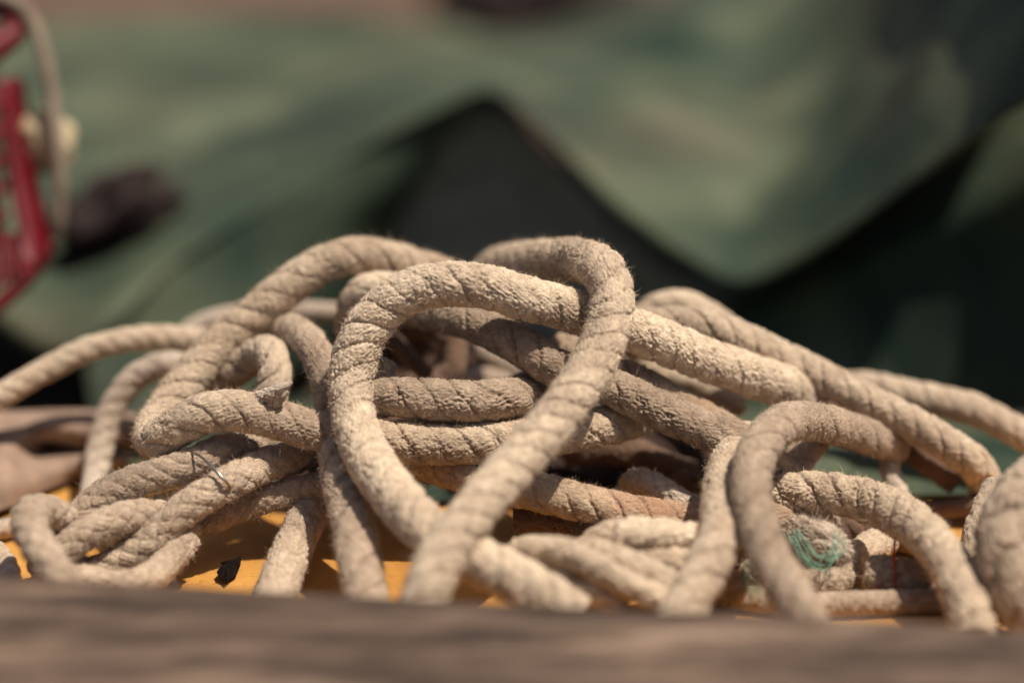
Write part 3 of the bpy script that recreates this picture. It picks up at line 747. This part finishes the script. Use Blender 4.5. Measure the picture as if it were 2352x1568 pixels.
# metal wire round the pair of braided ropes
o = tube('wire_tie', [pix(430, 1036, 3), pix(441, 1039, -5), pix(460, 1048, -9), pix(485, 1069, -12.5), pix(507, 1093, -15), pix(524, 1112, -14), pix(533, 1124, -8), pix(536, 1134, 1)],
    0.00045, M['wire'], taper=[.7, 1, 1.2, 1.6, 1.3, 1, .8])
tag(o, 'silver metal wire tying the two braided ropes together at the left', 'wire')

# charred leaf on the deck
lp = on_plane(527, 1312, 0.0012)
rng = np.random.RandomState(3)
out = [(-0.0062, -0.004), (-0.0035, 0.0015), (-0.006, 0.006), (-0.002, 0.007), (0.0012, 0.0065), (0.0048, 0.0115), (0.0054, 0.004), (0.0048, -0.004), (0.0022, -0.0075), (0.0005, -0.0125), (-0.0018, -0.0095), (-0.0048, -0.0075)]
V = [(0, 0, 0.0022)] + [(a * 0.62, b * 0.95, 0.0005 + 0.0012 * rng.rand()) for a, b in out] + [(a * 0.31 + rng.normal() * .0003, b * 0.48, 0.0016 + 0.0016 * rng.rand()) for a, b in out]
n = len(out)
F = [(0, n + 1 + i, n + 1 + (i + 1) % n) for i in range(n)] + [(n + 1 + i, 1 + i, 1 + (i + 1) % n, n + 1 + (i + 1) % n) for i in range(n)]
o = mesh_np('dry_leaf', np.array(V), F, M['leaf'], smooth=False)
o.location = tuple(lp)
md = o.modifiers.new('thick', 'SOLIDIFY'); md.thickness = 0.0004
tag(o, 'small black crumpled leaf lying on the sunlit orange deck at the lower left', 'leaf')

def tuft(parent, a, b, n, spread, mat, seed):
    rng = np.random.RandomState(seed); A, Bp = pix(*a), pix(*b); base = (A + Bp) / 2; ax = Bp - A
    Vs, Fs, off = [], [], 0
    for k in range(n):
        st = A + rng.normal(size=3) * spread; en = A + ax * rng.uniform(0.45, 1.05) + rng.normal(size=3) * spread * 0.5
        md_ = (st + en) / 2 + rng.normal(size=3) * spread * 0.5
        C = catmull(np.array([st, md_, en]), 8); T, N, B = frames(C)
        th = np.linspace(0, 2 * math.pi, 4, endpoint=False); r = 0.00017 * np.linspace(1, 0.25, len(C))
        V = C[:, None] + r[:, None, None] * (np.cos(th)[None, :, None] * N[:, None] + np.sin(th)[None, :, None] * B[:, None])
        Vs.append(V.reshape(-1, 3)); Fs.append(grid_faces(len(C), 4, True) + off); off += len(C) * 4
    V = np.vstack(Vs)
    o = mesh_np('frayed_tuft', V, np.vstack(Fs), mat, attrs={'rc': V * 3})
    rebase(o, parent); return o
rope(None, [(575, 928, 0, 1.0), (604, 912, -4, 0.95), (630, 900, -7, 0.8), (652, 888, -9, 0.5), (672, 877, -9, 0.12)], 19, 'white', 'worn', 1.3, name='frayed_tuft', top=arch, amp=3.2)
rope(None, [(600, 940, 0, 1.0), (632, 922, -5, 0.9), (650, 906, -8, 0.6), (662, 898, -9, 0.2)], 17, 'white', 'worn', 1.3, name='frayed_tuft', top=arch, amp=3.2)

# green twine: a bundle round the curl and a tuft
def bundle(name, label, path, n, spread, r, seed, loose=0):
    rng = np.random.RandomState(seed)
    P = np.array([pix(*p) for p in path]); base = P.mean(0)
    Vs, Fs, off = [], [], 0
    for k in range(n):
        d = rng.normal(size=3) * spread
        Q = P + d * (0.5 + 0.5 * np.linspace(0.4, 1.4, len(P))[:, None]) + rng.normal(size=P.shape) * spread * 0.35
        if k < loose:
            Q = Q[:max(3, len(Q) - 2)].copy(); Q[-1] += rng.normal(size=3) * spread * 2
        C = catmull(Q, 10); T, N, B = frames(C)
        th = np.linspace(0, 2 * math.pi, 5, endpoint=False)
        V = C[:, None] + r * (np.cos(th)[None, :, None] * N[:, None] + np.sin(th)[None, :, None] * B[:, None])
        Vs.append(V.reshape(-1, 3)); Fs.append(grid_faces(len(C), 5, True) + off); off += len(C) * 5
    o = mesh_np(name, np.vstack(Vs) - base, np.vstack(Fs), M['twine']); o.location = tuple(base)
    tag(o, label, 'twine')
    return o
bundle('green_twine', 'tangle of green twine wound round the curled rope end at the lower right',
       [(1822, 1222, -16), (1838, 1252, -26), (1858, 1278, -30), (1880, 1294, -30), (1902, 1290, -30), (1916, 1266, -28), (1914, 1236, -22)], 14, 0.0014, 0.00012, 4, 3)
bundle('green_twine', 'green frayed twine ends hanging beside the beam, left of the right bend',
       [(1712, 1296, -34), (1718, 1320, -44), (1728, 1348, -46), (1732, 1376, -44)], 24, 0.0013, 0.00010, 9, 3)
# red thread
o = tube('red_thread', [pix(2056, 1218, -22), pix(2054, 1280, -24), pix(2057, 1340, -26), pix(2056, 1384, -28), pix(2034, 1368, -24), pix(2012, 1346, -22)], 0.00045, M['red_thread'])
tag(o, 'thin red thread hanging down under the right-hand rope arch', 'thread')
# twigs at the lower right corner
for lab, a, b, c in (('dark thin twig lying level on the deck at the lower right corner, topmost of three', (2260, 1398), (2310, 1400), (2380, 1404)),
                     ('dark thin twig slanting on the deck at the lower right corner, crossing the lowest one', (2270, 1428), (2310, 1418), (2370, 1404)),
                     ('dark thin twig lying on the deck at the lower right corner, lowest of three', (2262, 1422), (2310, 1430), (2370, 1436))):
    o = tube('twig', [on_plane(*a, 0.001), on_plane(*b, 0.003), on_plane(*c, 0.001)], 0.0006, M['twig'])
    tag(o, lab, 'twig', 'twigs on the deck')

# red plastic crate at the left
crate = empty('plastic_crate', pix(-120, 560, 140))
tag(crate, 'red plastic crate with a mesh side, cut off by the left edge of the picture', 'crate')
def slab(name, outline, holes_th, mat, parent, back):
    """outline: (x, y, off) around; extruded back by vector"""
    P = np.array([pix(*p) for p in outline]); n = len(P)
    V = np.vstack([P, P + back]); F = [tuple(range(n))[::-1], tuple(range(n, 2 * n))] + [(i, (i + 1) % n, n + (i + 1) % n, n + i) for i in range(n)]
    o = mesh_np(name, V, F, mat, smooth=False)
    md = o.modifiers.new('bevel', 'BEVEL'); md.width = 0.002; md.segments = 3
    rebase(o, parent); return o
bk = np.array([0.004, 0.02, 0.0])
slab('side_wall', [(-14, 190, 165), (16, 200, 165), (32, 320, 162), (50, 430, 158), (74, 540, 153), (82, 600, 150), (68, 645, 147), (30, 690, 145), (-6, 720, 143), (-60, 765, 139), (-60, 725, 141), (-6, 680, 145), (26, 652, 147), (44, 620, 149), (46, 590, 150), (38, 530, 153), (18, 430, 158), (2, 320, 162)], None, M['red'], crate, bk)
slab('bottom_rim', [(-420, 990, 125), (-60, 765, 139), (-60, 640, 143), (-420, 820, 125)], None, M['red'], crate, bk)
for k in range(6):
    y0 = 250 + k * 66
    slab('grid_bar', [(-420, y0 - 20 + 30, 135), (4, y0 - 20, 159), (4, y0 + 6, 159), (-420, y0 + 6 + 40, 135)], None, M['red'], crate, bk * 0.5)
for k in range(5):
    x0 = -60 - k * 75
    slab('grid_bar', [(x0, 180, 160 - k * 5), (x0 + 16, 180, 160 - k * 5), (x0 + 26, 760, 140 - k * 5), (x0 + 8, 770, 140 - k * 5)], None, M['red'], crate, bk * 0.5)
for k in range(7):
    slab('mesh_bar', [(-60 + k * 18, 700 - k * 12, 144), (-54 + k * 18, 700 - k * 12, 144), (-20 + k * 11, 540, 156), (-26 + k * 11, 540, 156)], None, M['red'], crate, bk * 0.3)
for k in range(4):
    slab('mesh_bar', [(-60, 560 + k * 36, 154 - 2 * k), (40 + 2 * k, 548 + k * 28, 154 - 2 * k), (40 + 2 * k, 558 + k * 28, 154 - 2 * k), (-60, 570 + k * 36, 154 - 2 * k)], None, M['red'], crate, bk * 0.3)
tube('rim', [pix(-420, 200, 135), pix(-160, 170, 150), pix(-60, 140, 160), pix(0, 104, 170), pix(34, 72, 177), pix(38, 42, 185), pix(10, 20, 193), pix(-60, 0, 210), pix(-300, -60, 255)], 0.0055, M['red'], crate, ring=12)
slab('back_wall', [(-420, 160, 265), (-20, 120, 235), (4, 520, 205), (-20, 640, 185), (-420, 760, 215)], None, M['mud'], crate, bk * 0.3)

o = tube('twine_cord', [pix(-40, -20, 185), pix(20, 0, 180), pix(62, 30, 175), pix(92, 90, 171), pix(112, 170, 167), pix(124, 260, 165), pix(134, 340, 163), pix(138, 420, 163), pix(134, 500, 167), pix(128, 545, 171)],
         0.0030, M['cord'], ring=10)
tag(o, 'blurred beige cord hanging down beside the red crate', 'cord')
# cream float behind the cord
import bmesh
def blob(name, centre, rad, mat, seed, label=None, cat=None, sq=(1, 1, 1), amp=0.25, parent=None):
    bm = bmesh.new(); bmesh.ops.create_icosphere(bm, subdivisions=4, radius=1)
    V = np.array([v.co[:] for v in bm.verts]); F = np.array([[v.index for v in f.verts] for f in bm.faces]); bm.free()
    V = V * (1 + amp * fbm(V * 1.6 + seed * 7.7, 3))[:, None] * np.array(sq) * rad
    o = mesh_np(name, V, F, mat); o.location = tuple(centre)
    if label: tag(o, label, cat)
    return o
blob('foam_float', pix(104, 330, 180), 0.0125, M['cream'], 1, 'cream lump of foam behind the hanging cord at the left', 'float', (1, .8, 1.1))
o_ = blob('dark_cloth', pix(255, 490, 300), 0.019, M['dark'], 2, 'dark purplish rag lying in a fold of the tarpaulin at the left', 'rag', (1.75, 1.0, 0.8), 0.6); o_.rotation_euler = (0, math.radians(-28), 0)
blob('dark_cloth', pix(1235, 25, 1010), 0.07, M['dark'], 5, 'black bundle lying on the far edge of the tarpaulin at the top', 'bundle', (1.25, 0.8, 0.62))
o = sheet('back_wall', [[(-900, 120, 900), (300, 110, 920), (1200, 110, 1000), (2200, 0, 1100), (3400, -100, 1200)], [(-900, -60, 960), (300, -60, 980), (1200, -60, 1050), (2200, -200, 1200), (3400, -300, 1300)], [(-900, -420, 1000), (300, -420, 1000), (1200, -420, 1100), (2200, -500, 1250), (3400, -600, 1350)]], M['hull'], 6, thick=0.02, wr=0.01)
tag(o, 'brown boards behind the tarpaulin at the top of the picture', kind='structure')
